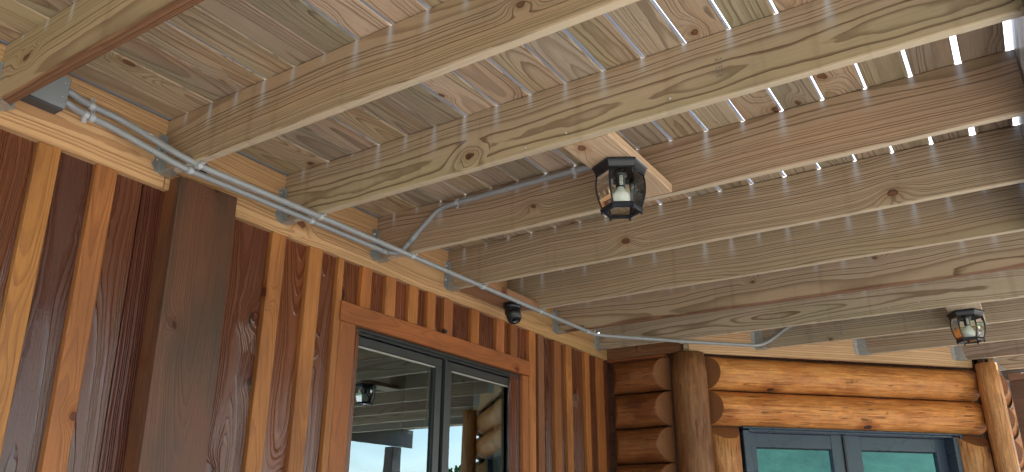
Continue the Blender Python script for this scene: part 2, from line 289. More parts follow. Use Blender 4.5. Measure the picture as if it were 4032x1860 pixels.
def box(name, lo, hi, mat, parent=None, color=None, bev=.002):
    """box authored round its own centre so that object coordinates stay local"""
    c = [(a + b) / 2 for a, b in zip(lo, hi)]; h = [abs(b - a) / 2 for a, b in zip(lo, hi)]; bm = bmesh.new()
    box_bm(bm, [-x for x in h], h, min(bev, min(h) * .6)); return link(name, bm, mat, parent, color, mw=Matrix.Translation(c))
def tube_bm(bm, pts, rad_, n=12, cap=True):
    pts = [Vector(p) for p in pts]; rings = []
    T0 = (pts[1] - pts[0]).normalized(); up = Vector((0, 0, 1)) if abs(T0.z) < .9 else Vector((1, 0, 0)); N = (up - T0 * up.dot(T0)).normalized()
    for i, p in enumerate(pts):
        t = ((pts[min(i + 1, len(pts) - 1)] - p).normalized() + (p - pts[max(i - 1, 0)]).normalized()).normalized()
        N = (N - t * N.dot(t)).normalized(); B = t.cross(N); rr = rad_[i] if isinstance(rad_, (list, tuple)) else rad_
        rings.append([bm.verts.new(p + (N * math.cos(a) + B * math.sin(a)) * rr) for a in [2 * math.pi * j / n for j in range(n)]])
    for a, b in zip(rings, rings[1:]):
        for j in range(n): bm.faces.new((a[j], a[(j + 1) % n], b[(j + 1) % n], b[j]))
    if cap: bm.faces.new(rings[0][::-1]); bm.faces.new(rings[-1])
def smooth_path(pts, rad_=.06, n=6):
    """round the corners of a polyline"""
    pts = [Vector(p) for p in pts]; out = [pts[0]]
    for a, b, c in zip(pts, pts[1:], pts[2:]):
        d1, d2 = (a - b), (c - b); k_ = min(rad_, d1.length * .45, d2.length * .45); s, e = b + d1.normalized() * k_, b + d2.normalized() * k_
        for i in range(n + 1): t = i / n; out.append(s * (1 - t) ** 2 + b * 2 * t * (1 - t) + e * t * t)
    return out + [pts[-1]]
def tube(name, pts, rad_, mat, parent=None, n=12, smooth=True):
    bm = bmesh.new(); tube_bm(bm, pts, rad_, n); o = link(name, bm, mat, parent)
    for p in o.data.polygons: p.use_smooth = len(p.vertices) == 4
    return o

# ------------------------------------------------------------------ constants of the place
Y = {1: -.576, 2: .0365, 3: .642, 4: 1.2585, 5: 1.8663, 6: 2.482, 7: 3.095, 8: 3.72, 9: 4.323, 10: 4.936, 11: 5.548, 12: 6.161, 13: 6.773}
JH, JT = .235, .038
FLOOR = -3.05
S2 = math.sqrt(.5)
def dg(s, c, z): return Vector((s * S2 + c * S2, s * S2 - c * S2, z))      # s along the slanting wall, c out of it towards the porch
SD = Vector((S2, S2, 0)); CDn = Vector((S2, -S2, 0))

# ------------------------------------------------------------------ ground, hills
def sheet(name, lo, hi, z, mat, div=1, fn=None):
    bm = bmesh.new(); g = []
    for i in range(div + 1):
        row = []
        for j in range(div + 1):
            x = lo[0] + (hi[0] - lo[0]) * i / div; y = lo[1] + (hi[1] - lo[1]) * j / div; row.append(bm.verts.new((x, y, z + (fn(x, y) if fn else 0))))
        g.append(row)
    for i in range(div):
        for j in range(div): bm.faces.new((g[i][j], g[i + 1][j], g[i + 1][j + 1], g[i][j + 1]))
    return link(name, bm, mat, smooth=bool(fn))
tag(sheet('ground', (-1500, -1500), (1500, 1500), FLOOR - .12, 'grass', 1), kind='structure')
tag(sheet('bounce_gravel', (6.61, -30), (38, 34), FLOOR - .112, 'gravel', 1), kind='structure')  # gravel added to bounce neutral light up into the porch
tag(box('patio', (-.06, -8, FLOOR - .2), (6.6, 9.5, FLOOR), 'concrete', bev=.01), kind='structure')
def hill(x, y):
    d = (x - 190) / 85; a = max(0, 1 - d * d) ** 1.3
    return a * (50 + 9 * math.sin(y * .021 + 1) + 5 * math.sin(y * .06 + x * .03) + 1.6 * math.sin(y * .31) * math.cos(x * .27)) * (1 / (1 + math.exp((y + 8) / 14)))
tag(sheet('hills', (100, -420), (280, 420), FLOOR - .3, 'hill', 110, hill), kind='structure')

# ------------------------------------------------------------------ board and batten wall
wall = empty('board_and_batten_wall'); tag(wall, 'red-brown stained board and batten wall with the two-pane window, left of the corner', 'wall')
WX = -.030
DARK = [(.135, .043, .017), (.115, .038, .017), (.15, .047, .017), (.095, .034, .018)]
ORNG = [(.39, .145, .040), (.34, .12, .034), (.28, .095, .028), (.36, .13, .036)]
def lean(y): return .028 * max(0, min(1, (.75 - y) / .6)) + .008
def vboard(name, y0, y1, xb, xf, z0, z1, mat, color, ch=.002, parent=wall):
    w = y1 - y0; ym = (y0 + y1) / 2; L = lean(ym); zt, zb = z1, z0; k_ = L / 1.1
    p1 = (0, ym + (-.285 - zt) * k_, zt); p0 = (0, ym + (-.285 - zb) * k_, zb); xm = (xb + xf) / 2
    return board(name, (xm, p0[1], p0[2]), (xm, p1[1], p1[2]), (0, 1, 0), w, abs(xf - xb), mat, color, parent, ch, seg=6, wob=.0012)
WIN = (1.163, 2.69, -2.15, -.595)       # window opening y0, y1, z0, z1
cent = [-1.42, -1.21, -1.0, -.79, -.578, -.365, -.160, .0, .285, .65, .874, 1.04, 1.22, 1.403, 1.585, 1.739, 1.897, 2.157, 2.420, 2.579, 2.787, 2.911, 3.13, 3.293, 3.566, 3.80, 3.99]
tone = {-.365: (.40, .165, .040), -.16: (.36, .125, .035), .65: (.35, .13, .035), .874: (.37, .145, .038), 1.04: (.27, .09, .028), 2.157: (.34, .12, .03)}
BD = {(-.578): (.13, .041, .017), (-.365): (.08, .029, .019), (-.16): (.125, .04, .018), (.285): (.12, .038, .018), (.65): (.165, .05, .017), (.874): (.13, .041, .017)}
for a, b in zip(cent, cent[1:]):
    z1 = -.24; over = a > 1.1 and b < 2.75
    vboard('wall_board', a + .002, b - .002, -.052, WX + R_.uniform(-.002, .001), (-.50 if over else FLOOR + .15), z1, 'stain', BD.get(a, vary(R_.choice(DARK), .25, .12) if a < 1 else vary((.15, .045, .018), .3, .1)), .0015)
bat = [(-.830, -.75), (-.618, -.538), (-.403, -.327), (-.199, -.119), (.610, .691), (.832, .916), (1.021, 1.0585), (1.184, 1.256), (1.365, 1.441), (1.547, 1.623), (1.704, 1.774), (1.857, 1.937), (2.117, 2.198), (2.377, 2.462), (2.540, 2.618), (2.760, 2.838), (2.876, 2.948), (3.088, 3.174), (3.256, 3.335), (3.536, 3.602), (3.742, 3.862)]
for i, (a, b) in enumerate(bat):
    over = a > 1.1 and b < 2.75; c = tone.get(round((a + b) / 2, 3), None) or vary(R_.choice(ORNG), .2, .1)
    if a < -.3: c = (.38, .165, .045)
    elif a < 0: c = (.33, .125, .038)
    elif a < 1.1: c = (.36, .145, .042)
    if i == 16: c = (.20, .085, .04)
    xf = -.004 + R_.uniform(-.002, .002)
    if i == 20: xf = -.018
    vboard('batten', a, b, WX - .004, xf, (-.497 if over else FLOOR + .15), -.286 if not over else -.286, 'batten', c, .003)
    if over: pass
# casings round the window
TR = (.33, .11, .032)
board('head_trim', (-.013, 1.052, -.543), (-.013, 2.757, -.541), (0, 0, 1), .096, .036, 'batten', (.33, .105, .030), wall, .003, 4, .001)
vboard('side_trim', 1.060, 1.166, -.05, -.006, FLOOR + .5, -.5925, 'batten', (.34, .115, .034), .003)
vboard('side_trim', 2.690, 2.756, -.05, -.008, FLOOR + .5, -.5925, 'batten', (.34, .115, .034), .003)
box('sill_trim', (-.05, 1.05, -2.25), (.0, 2.757, -2.155), 'batten', wall, TR)
box('wall_board', (-.052, 1.05, FLOOR + .15), (-.032, 2.757, -2.255), 'stain', wall, DARK[0])
box('sheathing', (-.075, -6, FLOOR), (-.054, 1.155, .25), 'roomwall', wall); box('sheathing', (-.075, 2.70, FLOOR), (-.054, 4.2, .25), 'roomwall', wall)
box('sheathing', (-.075, 1.155, -.585), (-.054, 2.70, .25), 'roomwall', wall)
box('sheathing', (-.052, -6, FLOOR), (-.035, -1.45, .2), 'stain', wall, DARK[1])
# window
win = box('window', (-.075, WIN[0] - .004, WIN[3] - .012), (-.030, WIN[1] + .004, WIN[3] + .004), 'winframe', wall, bev=.003)
def wbar(name, lo, hi, mat='winframe', bev=.003): return box(name, lo, hi, mat, win, bev=bev)
y0, y1, zb, zt = WIN
wbar('frame', (-.09, y0, zt - .024), (-.036, y1, zt - .0125)); wbar('frame', (-.09, y0, zb), (-.030, y0 + .014, zt - .0245)); wbar('frame', (-.09, y1 - .018, zb), (-.030, y1, zt - .0245))
wbar('frame', (-.09, y0 + .0145, zb), (-.03, y1 - .0185, zb + .03)); wbar('mullion', (-.09, 1.918, zb + .031), (-.030, 1.934, zt - .0245)); 
wbar('frame_lip', (-.034, y0 + .016, zt - .0305), (-.026, 1.916, zt - .0245)); wbar('frame_lip', (-.034, 1.936, zt - .0305), (-.026, y1 - .02, zt - .0245))
def sash(a, b, xo):
    w = .052; top = zt - .032
    s_ = wbar('sash', (xo - .035, a, top - .046), (xo, b, top)); 
    for lo, hi in (((xo - .035, a, zb + .04), (xo, a + w - .004, top - .0465)), ((xo - .035, b - w, zb + .04), (xo, b, top - .0465)), ((xo - .035, a + w, zb + .04), (xo, b - w - .001, zb + .1))): wbar('sash', lo, hi)
    wbar('glazing_bead', (xo - .020, a + w + .002, top - .0525), (xo - .007, b - w - .002, top - .0467), 'gasket', .001)
    wbar('glazing_bead', (xo - .022, b - w - .006, zb + .1), (xo - .012, b - w - .0006, top - .053), 'winframe', .001)
    bm = bmesh.new(); h = ((b - a) / 2 - w + .004, (top - zb) / 2 - .06)
    vs = [bm.verts.new((sx * 0, sy * h[0], sz * h[1])) for sx, sy, sz in ((0, -1, -1), (0, 1, -1), (0, 1, 1), (0, -1, 1))]; bm.faces.new(vs)
    g = link('pane', bm, 'pane', win, mw=Matrix.Translation((xo - .021, (a + b) / 2, (top + zb) / 2 + .012)))
sash(1.190, 1.906, -.046); sash(1.948, 2.660, -.046)
wbar('jamb_liner', (-.26, 1.845, zb), (-.098, 1.8625, zt - .04), 'curtain'); wbar('jamb_liner', (-.26, 2.50, zb), (-.098, 2.66, zt - .04), 'curtain')
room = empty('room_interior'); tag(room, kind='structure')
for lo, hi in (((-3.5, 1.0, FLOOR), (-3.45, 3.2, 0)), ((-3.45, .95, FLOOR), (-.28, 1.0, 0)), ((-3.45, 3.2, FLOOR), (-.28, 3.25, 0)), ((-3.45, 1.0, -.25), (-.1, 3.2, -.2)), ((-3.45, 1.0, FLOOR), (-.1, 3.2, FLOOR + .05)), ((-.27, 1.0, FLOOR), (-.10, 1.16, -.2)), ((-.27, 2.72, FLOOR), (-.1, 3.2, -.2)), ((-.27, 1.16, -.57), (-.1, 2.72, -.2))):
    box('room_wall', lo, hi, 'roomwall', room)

# boxed post against the wall
post = empty('boxed_post'); tag(post, 'wide brown-grey stained boxed post against the wall, under the conduits', 'post')
vboard('front_board', .085, .350, .048, .075, FLOOR, -.243, 'postcase', (.115, .050, .029), .002, post)
vboard('side_board', .086, .112, WX + .001, .0475, FLOOR, -.243, 'postcase', (.17, .06, .025), .002, post)
vboard('side_board', .322, .349, WX + .001, .0475, FLOOR, -.243, 'postcase', (.17, .06, .025), .002, post)

# ------------------------------------------------------------------ ledgers
LC = (.52, .325, .165)
def ledger(name, p0, p1, label, color, **kw):
    o = board(name, p0, p1, (0, 0, 1), .284, .038, 'ledger', color, None, .003, 10, .0006, **kw); return tag(o, label, 'ledger board', 'ledger boards along the walls')
ledger('ledger_board', (-.019, -3, -.1425), (-.019, .062, -.1425), 'pale pine ledger above the leftmost boards, behind the grey junction box', LC)
ledger('ledger_board', (-.019, .066, -.1425), (-.019, 2.463, -.1425), 'long pale pine ledger over the window, from the boxed post to the black camera', LC)
ledger('ledger_board', (-.019, 2.467, -.1425), (-.019, 3.894, -.1425), 'pale pine ledger from the black camera to the inside corner', (.43, .27, .12))
ledger('ledger_board', (0.0, 3.914, -.1425), (.596, 3.914, -.1425), 'short dark brown ledger above the short log wall in the corner', (.13, .06, .03))
ledger('ledger_board', dg(3.203, -2.346, -.1425), dg(3.243, -2.346, -.1425), 'narrow grey-brown ledger end piece above the corner log post', (.24, .2, .14))
ledger('ledger_board', dg(3.246, -2.346, -.1425), dg(5.66, -2.346, -.1425), 'orange-tan pine ledger above the slanting log wall and door', (.56, .38, .22))
ledger('ledger_board', (2.481, 5.90, -.1425), (2.481, 8.4, -.1425), 'pine ledger running away behind the far right log post', (.36, .24, .12))
# flashing strips seen in the slot over the ledgers
fl = box('flashing_strip', (-.03, -3, .003), (.03, 3.9, .007), 'flash', bev=.001); tag(fl, 'thin grey metal flashing strip in the slot between wall ledger and deck boards', 'flashing')

# ------------------------------------------------------------------ joists with hangers
def hanger(parent, x, y, side='square', mirror=False):
    """face-mount joist hanger: flange on the ledger, side plate on the joist, seat under it"""
    bm = bmesh.new(); g = .0018
    def plate(vs, n):
        n = Vector(n) * g; a = [bm.verts.new(Vector(v)) for v in vs]; b = [bm.verts.new(Vector(v) + n) for v in vs]
        bm.faces.new(a); bm.faces.new(b[::-1])
        for i in range(len(a)): bm.faces.new((a[i], a[(i + 1) % len(a)], b[(i + 1) % len(a)], b[i]))
    yn, yf = y - .001, y + JT + .001; b_ = -JH - .0015
    if side == 'square': fd = Vector((0, -1, 0)); x0, x1 = .0012, .0012; fn = (1, 0, 0)
    else: fd = Vector((-S2, -S2, 0)); x0, x1 = .002, JT + .002; fn = (S2, -S2, 0)
    def P_(xx, yy, zz): return Vector((x + xx, yy, zz))
    # near flange on the ledger
    f0 = P_(x0, yn, 0); w = .032; wt = .030
    plate([f0 + fd * 0 + Vector((0, 0, -.072)), f0 + fd * wt + Vector((0, 0, -.070)), f0 + fd * w + Vector((0, 0, -.19)), f0 + fd * (w + .008) + Vector((0, 0, -.205)), f0 + fd * .018 + Vector((0, 0, b_ + .004)), f0 + Vector((0, 0, b_))], fn)
    sw = .04 if side != 'square' else 0
    # near side plate on the joist face
    plate([P_(x0, yn, -.072), P_(x0 + .022 + sw, yn, -.074), P_(x0 + .024 + sw, yn, -.19), P_(x0 + .045 + sw * .6, yn, -.222), P_(x0 + .085, yn, b_ + .003), P_(x0 + .085, yn, b_), P_(x0, yn, b_)], (0, -1, 0))
    # seat
    plate([P_(x0, yn, b_), P_(x0 + .085, yn, b_), P_(x1 + .06, yf, b_), P_(x1, yf, b_)], (0, 0, -1))
    # far side plate and flange
    plate([P_(x1, yf, -.072), P_(x1 + .022, yf, -.072), P_(x1 + .06, yf, b_), P_(x1, yf, b_)], (0, 1, 0))
    f1 = P_(x1, yf, 0); plate([f1 + Vector((0, 0, -.072)), f1 - fd * .03 + Vector((0, 0, -.072)), f1 - fd * .03 + Vector((0, 0, -.215)), f1 + Vector((0, 0, b_))], fn)
    o = link('joist_hanger', bm, 'galv', parent)
    for zz in (-.095, -.135, -.18):
        b2 = bmesh.new(); bmesh.ops.create_uvsphere(b2, u_segments=6, v_segments=4, radius=.0042); link('nail_head', b2, 'screw', o, mw=Matrix.Translation(f0 + fd * .016 + Vector(fn) * .002 + Vector((0, 0, zz))))
    return o
XR = 2.846
jcol = {1: (.38, .285, .18), 2: (.39, .29, .187), 3: (.40, .312, .208), 4: (.355, .25, .17), 5: (.385, .292, .198), 6: (.365, .283, .192), 7: (.37, .288, .205), 8: (.39, .325, .24), 9: (.34, .283, .21), 10: (.35, .278, .205), 11: (.31, .235, .187), 12: (.39, .325, .25), 13: (.25, .24, .22)}
jlab = {1: 'tan joist nearest the camera at top left, the grey junction box tucked behind it', 2: 'tan joist resting over the boxed brown post', 3: 'greenish-tan joist on the near side of the large lantern and its bracket board',
        4: 'red-brown joist just behind the large lantern with the bent conduit on its face', 5: 'tan joist with big brown knots, on the near side of the black camera', 6: 'tan joist just behind the black camera, right of its mounting board',
        7: 'joist with reddish streaks whose hanger is second last before the inside corner', 8: 'grey-tan joist ending at the inside corner above the short log wall', 9: 'first joist hung on the slanting ledger, on the far side of the small lantern',
        10: 'second joist hung on the slanting ledger, above the door', 11: 'third joist on the slanting ledger, just before the far right log post', 12: 'pale joist meeting the top of the far right log post', 13: 'grey joist last in the row, behind the far right log post'}
for k_, y in Y.items():
    x0 = 0.001
    if 9 <= k_ <= 11: x0 = y - 3.293
    if k_ >= 12: x0 = 2.503
    ym = y + JT / 2; p0, p1 = Vector((x0, ym, -JH / 2)), Vector((XR if k_ < 6 else 5.768, ym, -JH / 2))
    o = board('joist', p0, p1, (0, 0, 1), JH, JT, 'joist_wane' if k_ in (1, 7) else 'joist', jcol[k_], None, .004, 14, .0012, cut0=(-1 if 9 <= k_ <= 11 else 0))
    # local Z is +X cross +Z = -Y, so the pith side alternates only through the random offset
    tag(o, jlab[k_], 'joist', 'joists under the deck')
    hanger(o, x0 - .001, y, 'skew' if 9 <= k_ <= 11 else 'square')

# ------------------------------------------------------------------ rim beam and outer posts
o = board('rim_beam', (2.938, -2.7, -.135), (2.938, 2.47, -.135), (0, 0, 1), .33, .20, 'beam', (.03, .022, .026), None, .008, 24, .003)
tag(o, 'dark brown stained beam at the outer edge, top right corner of the photo', 'beam')
def opost(x, y, w, label):
    tag(box('outer_post', (x, y - w / 2, FLOOR), (x + .18, y + w / 2, -.302), 'beam', None, (.08, .045, .035), .01), label, 'post')
opost(5.70, 8.15, .22, 'dark outer post mirrored in the left window pane')
o = board('rim_beam', (5.79, 2.45, -.1425), (5.79, 8.6, -.1425), (0, 0, 1), .285, .04, 'beam', (.07, .045, .04), None, .004, 8, .001); tag(o, 'dark outer rim board of the wider far deck, mirrored above the sky in the window', 'beam')
opost(2.86, -2.4, .18, 'dark outer post behind the viewer at the open edge')
t = empty('brown_column'); tag(t, 'reddish-brown boxed column at the far right edge beyond the end log post', 'column')
box('shaft', (2.570, 6.40, FLOOR), (2.80, 6.66, -.30), 'postcase', t, (.17, .085, .06)); box('cap_board', (2.575, 6.38, -.298), (2.81, 6.68, -.24), 'postcase', t, (.22, .12, .09))

# ------------------------------------------------------------------ deck boards overhead
XN, PITCH = 2.8263, .1507
gap = [.018, .020, .012, .012, .011, .012, .013, .013, .013, .008, .013, .010, .010, .005, .004, .009, .004, .003, .003]
deck = empty('deck_ceiling'); tag(deck, kind='structure')
DC = [(.43, .33, .225), (.40, .31, .225), (.46, .36, .25), (.38, .305, .228), (.42, .312, .205)]
edges = [(XN - i * PITCH) for i in range(19)]
for i in range(19):
    hi = edges[i] - gap[i] / 2; lo = (edges[i + 1] + gap[i + 1] / 2) if i < 18 else .012
    xm = (hi + lo) / 2; yend = min(max(3.92, xm + 3.36), 8.5) if xm < 2.45 else 8.5
    cuts = [-2.6, yend]
    if i in (4, 9, 13): cuts = [-2.6, Y[6 if i != 9 else 3] + JT / 2, yend]
    for a, b in zip(cuts, cuts[1:]):
        board('deck_board', (xm, a + .0015, .0165 + R_.uniform(0, .0015)), (xm, b - .0015, .0165 + R_.uniform(0, .0015)), (1, 0, 0), hi - lo, .031, 'deck', vary(R_.choice(DC), .12, .04), deck, .004, 16, .0009)

for i in range(20):
    lo = XN + i * PITCH + .005; board('deck_board', (lo + .070, 2.47, .017), (lo + .070, 8.5, .017), (1, 0, 0), .1405, .031, 'deck', vary(R_.choice(DC), .12, .04), deck, .004, 6, .0009)

# ------------------------------------------------------------------ log walls
def dlog_bm(L, Rr, cham0, cham1, seg=18, n=14, taper=.02):
    """half-round log: axis on X, flat back on the XZ... local Y is the bulge, local Z runs up; ends sawn at a slant"""
    bm = bmesh.new(); ph = R_.uniform(0, 6); rings = []
    ths = [math.pi * j / n for j in range(n + 1)]
    for i in range(seg + 1):
        t = i / seg; ring = []
        for th in ths:
            b = math.sin(th); x = (-L / 2 + cham0 * b * Rr) * (1 - t) + (L / 2 - cham1 * b * Rr) * t
            rr = Rr * (1 + taper * math.sin(ph + x * 2.1) * .5 + .008 * math.sin(th * 5 + ph + x * 3)); rr2 = Rr if j_edge(th) else rr
            ring.append(bm.verts.new((x, b * rr, -math.cos(th) * Rr)))
        rings.append(ring)
    for a, b in zip(rings, rings[1:]):
        for j in range(n): bm.faces.new((a[j], b[j], b[j + 1], a[j + 1]))
        bm.faces.new((a[0], a[n], b[n], b[0]))
    f0 = bm.faces.new(rings[0]); f1 = bm.faces.new(rings[-1][::-1]); f0.material_index = 1; f1.material_index = 1
    return bm
def j_edge(th): return th < .01 or th > math.pi - .01
def dlog(name, p0, p1, out, Rr, color, parent, c0=.9, c1=.9):
    p0, p1, out = Vector(p0), Vector(p1), Vector(out).normalized(); ax = (p1 - p0).normalized(); az = ax.cross(out)
    o = link(name, dlog_bm((p1 - p0).length, Rr, c0, c1), ['log', 'endgrain'], parent, color, mw=frame((p0 + p1) / 2, ax, out, az))
    for p in o.data.polygons: p.use_smooth = p.material_index == 0
    return o
def rlog(name, p0, p1, Rr, color, parent=None, seg=16, n=24):
    p0, p1 = Vector(p0), Vector(p1); L = (p1 - p0).length; ax = (p1 - p0).normalized(); ay = Vector((1, 0, 0)) if abs(ax.x) < .9 else Vector((0, 1, 0)); ay = (ay - ax * ay.dot(ax)).normalized()
    bm = bmesh.new(); rings = []; ph = R_.uniform(0, 6)
    for i in range(seg + 1):
        x = -L / 2 + L * i / seg; rr = Rr * (1 + .012 * math.sin(ph + x * 2.5)) * (1 - .03 * i / seg) ; e = .93 if i == seg else 1
        rings.append([bm.verts.new((x, rr * e * math.cos(a) * (1 + .012 * math.sin(3 * a + ph + x)), rr * e * math.sin(a))) for a in [2 * math.pi * j / n for j in range(n)]])
    for a, b in zip(rings, rings[1:]):
        for j in range(n): bm.faces.new((a[j], a[(j + 1) % n], b[(j + 1) % n], b[j]))
    f0 = bm.faces.new(rings[0][::-1]); f1 = bm.faces.new(rings[-1]); f0.material_index = 1; f1.material_index = 1
    o = link(name, bm, ['log', 'endgrain'], parent, color, mw=frame((p0 + p1) / 2, ax, ay, ax.cross(ay)))
    for p in o.data.polygons: p.use_smooth = p.material_index == 0
    return o
LR = .1275
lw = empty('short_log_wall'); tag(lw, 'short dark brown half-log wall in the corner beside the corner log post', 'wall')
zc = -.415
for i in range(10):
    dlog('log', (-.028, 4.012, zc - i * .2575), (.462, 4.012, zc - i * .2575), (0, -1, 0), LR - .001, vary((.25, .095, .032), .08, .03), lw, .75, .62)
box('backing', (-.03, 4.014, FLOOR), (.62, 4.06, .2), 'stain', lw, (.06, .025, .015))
board('top_trim', (0, 3.94, -.2945), (.47, 3.94, -.2945), (0, 1, 0), .09, .016, 'batten', (.22, .07, .025), lw)
tag(rlog('corner_log_post', (.625, 3.995, FLOOR), (.617, 3.992, -.2865), .128, (.25, .125, .055)), 'peeled vertical log post at the inside corner between the two log walls', 'log post')
ml = empty('slanting_log_wall'); tag(ml, 'orange half-log wall with glazed double door, right of the corner post', 'wall')
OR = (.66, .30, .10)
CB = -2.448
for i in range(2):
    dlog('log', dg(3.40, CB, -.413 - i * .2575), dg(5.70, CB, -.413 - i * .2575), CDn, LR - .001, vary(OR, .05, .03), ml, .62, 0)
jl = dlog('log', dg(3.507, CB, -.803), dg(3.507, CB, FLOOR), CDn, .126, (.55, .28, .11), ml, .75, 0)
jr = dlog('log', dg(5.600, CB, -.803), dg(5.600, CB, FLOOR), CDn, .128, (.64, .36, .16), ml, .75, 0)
box_o = board('filler_strip', dg(3.362, CB + .03, FLOOR), dg(3.362, CB + .03, -.80), SD, .026, .03, 'batten', (.45, .17, .05), ml)
board('backing', dg(3.48, CB - .02, FLOOR), dg(3.48, CB - .02, .2), SD, .35, .03, 'stain', (.06, .025, .015), ml); board('backing', dg(5.75, CB - .02, FLOOR), dg(5.75, CB - .02, .2), SD, .45, .03, 'stain', (.06, .025, .015), ml)
board('backing', dg(4.59, CB - .02, -.786), dg(4.59, CB - .02, .2), SD, 1.87, .03, 'stain', (.06, .025, .015), ml)
er = tag(rlog('end_log_post', dg(5.718, -2.255, FLOOR), dg(5.718, -2.255, -.268), .083, (.60, .33, .15)), 'slim peeled vertical log at the right end of the slanting log wall', 'log post')
rw = empty('far_log_wall'); tag(rw, 'log wall turning away behind the far right log post, seen only as rounded log edges', 'wall')
for i in range(10): dlog('log', (2.437, 5.83, -.413 - i * .2575), (2.437, 8.3, -.413 - i * .2575), (1, 0, 0), LR - .001, vary((.42, .19, .07), .05, .03), rw, .2, 0)
box('backing', (2.39, 5.8, FLOOR), (2.435, 8.4, .2), 'stain', rw, (.06, .025, .015))
tag(box('end_wall', (2.42, 8.46, FLOOR), (3.4, 8.5, .2), 'boxlid', None, (.1, .12, .16)), 'dark blue-grey surface glimpsed between the far log ends and the reddish column', 'wall')
# double door
door = board('door', dg(3.662, CB - .004, -.8045), dg(5.512, CB - .004, -.8045), (0, 0, 1), .013, .09, 'doorframe', (1, 1, 1), ml, .002)
def dbar(name, s0, s1, z0, z1, c, th=.04, mat='doorframe', ch=.003):
    if (s1 - s0) > (z1 - z0): o = board(name, dg(s0, c - th / 2, (z0 + z1) / 2), dg(s1, c - th / 2, (z0 + z1) / 2), (0, 0, 1), z1 - z0, th, mat, (1, 1, 1), None, ch)
    else: o = board(name, dg((s0 + s1) / 2, c - th / 2, z0), dg((s0 + s1) / 2, c - th / 2, z1), SD, s1 - s0, th, mat, (1, 1, 1), None, ch)
    o.parent = door; o.matrix_parent_inverse = pworld(door).inverted(); return o
ZB = FLOOR + .02
dbar('frame', 3.716, 5.435, -.8275, -.8115, -2.424, .10)
dbar('frame', 3.664, 3.715, ZB, -.823, -2.42, .13); dbar('frame', 5.436, 5.507, ZB, -.823, -2.42, .13); dbar('frame_edge', 5.490, 5.510, ZB, -.8115, -2.4055, .014)
for a, b, g0, g1 in ((3.716, 4.538, 3.815, 4.438), (4.546, 5.434, 4.690, 5.349)):
    dbar('sash', a, g0, ZB, -.828, -2.52); dbar('sash', g1, b, ZB, -.828, -2.52); dbar('sash', g0 + .001, g1 - .001, -.932, -.8285, -2.523); dbar('sash', g0 + .001, g1 - .001, ZB, ZB + .22, -2.523)
    dbar('glazing_bead', g0 + .002, g1 - .002, -.9385, -.933, -2.532, .01, 'black', .001)
    bm = bmesh.new(); w_, h_ = (g1 - g0) / 2, (-.94 - ZB - .2) / 2; bm.faces.new([bm.verts.new(v) for v in ((-w_, -h_, 0), (w_, -h_, 0), (w_, h_, 0), (-w_, h_, 0))])
    pn = link('pane', bm, 'doorpane', None, mw=frame(dg((g0 + g1) / 2, -2.545, (-.94 + ZB + .2) / 2), SD, (0, 0, 1), CDn)); pn.parent = door; pn.matrix_parent_inverse = pworld(door).inverted()
dbar('astragal', 4.533, 4.551, ZB, -.829, -2.507, .02, 'black')
for lo, hi in (((3.5, -4.6), (3.55, -2.60)), ((5.6, -4.6), (5.65, -2.60)), ((3.5, -4.65), (5.65, -4.6))):
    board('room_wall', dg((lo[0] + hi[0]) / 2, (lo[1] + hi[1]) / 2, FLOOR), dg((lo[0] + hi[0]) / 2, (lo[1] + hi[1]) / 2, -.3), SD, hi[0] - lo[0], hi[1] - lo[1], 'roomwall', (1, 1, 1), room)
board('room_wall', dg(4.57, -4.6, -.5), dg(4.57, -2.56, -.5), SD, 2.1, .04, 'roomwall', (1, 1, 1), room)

# ------------------------------------------------------------------ junction box, conduits
jb = empty('junction_box'); tag(jb, 'grey square metal junction box on the ledger, half hidden by the nearest joist', 'junction box')
box('box_body', (.001, -.498, -.176), (.058, -.380, -.048), 'boxbody', jb, bev=.003); lid = box('lid', (.0585, -.492, -.170), (.0635, -.378, -.050), 'boxlid', jb, bev=.002)
for yy, zz in ((-.397, -.078), (-.397, -.128)):
    b2 = bmesh.new(); bmesh.ops.create_uvsphere(b2, u_segments=8, v_segments=5, radius=.003); s_ = link('screw', b2, 'screw', None, mw=Matrix.Translation((.0645, yy, zz))); s_.parent = lid; s_.matrix_parent_inverse = pworld(lid).inverted()
b2 = bmesh.new(); bmesh.ops.create_uvsphere(b2, u_segments=10, v_segments=6, radius=.007); link('mounting_screw', b2, 'screw', jb, mw=Matrix.Translation((.012, -.512, -.175)))

PR = .013
def strap(parent, p, d, ear, flip=1, sz=PR):
    """one-hole pipe strap: a band round the conduit, an ear beside it and a screw through the ear"""
    p, d, ear = Vector(p), Vector(d).normalized(), Vector(ear).normalized()
    bm = bmesh.new(); tube_bm(bm, [p - d * .009, p - d * .008, p + d * .008, p + d * .009], [sz + .0005, sz + .003, sz + .003, sz + .0005], 14)
    e = p + ear * (sz + .009); n_ = d.cross(ear)
    mw = frame(e, d, ear, d.cross(ear)); b = bmesh.new(); box_bm(b, (-.008, -.0105, -.002), (.008, .0105, .002), .001)
    for v in b.verts: v.co = mw @ v.co
    me = bpy.data.meshes.new('tmp'); b.to_mesh(me); bm.from_mesh(me); b.free(); bpy.data.meshes.remove(me)
    o = link('strap', bm, 'pvc_light', parent)
    b2 = bmesh.new(); bmesh.ops.create_cone(b2, cap_ends=True, segments=8, radius1=.0055, radius2=.004, depth=.007)
    link('screw', b2, 'screw', o, mw=frame(e + ear * .001 + n_ * flip * .004, d, ear, n_ * flip)); return o
def coupling(parent, p, d, L=.022, g=.0022):
    p, d = Vector(p), Vector(d).normalized(); return tube('coupling', [p - d * L, p + d * L], PR + g, 'pvc', parent, 14)
ca = empty('upper_conduit'); tag(ca, 'long grey conduit, upper of the pair, running along the wall and bending toward the door', 'conduit', 'grey conduits')
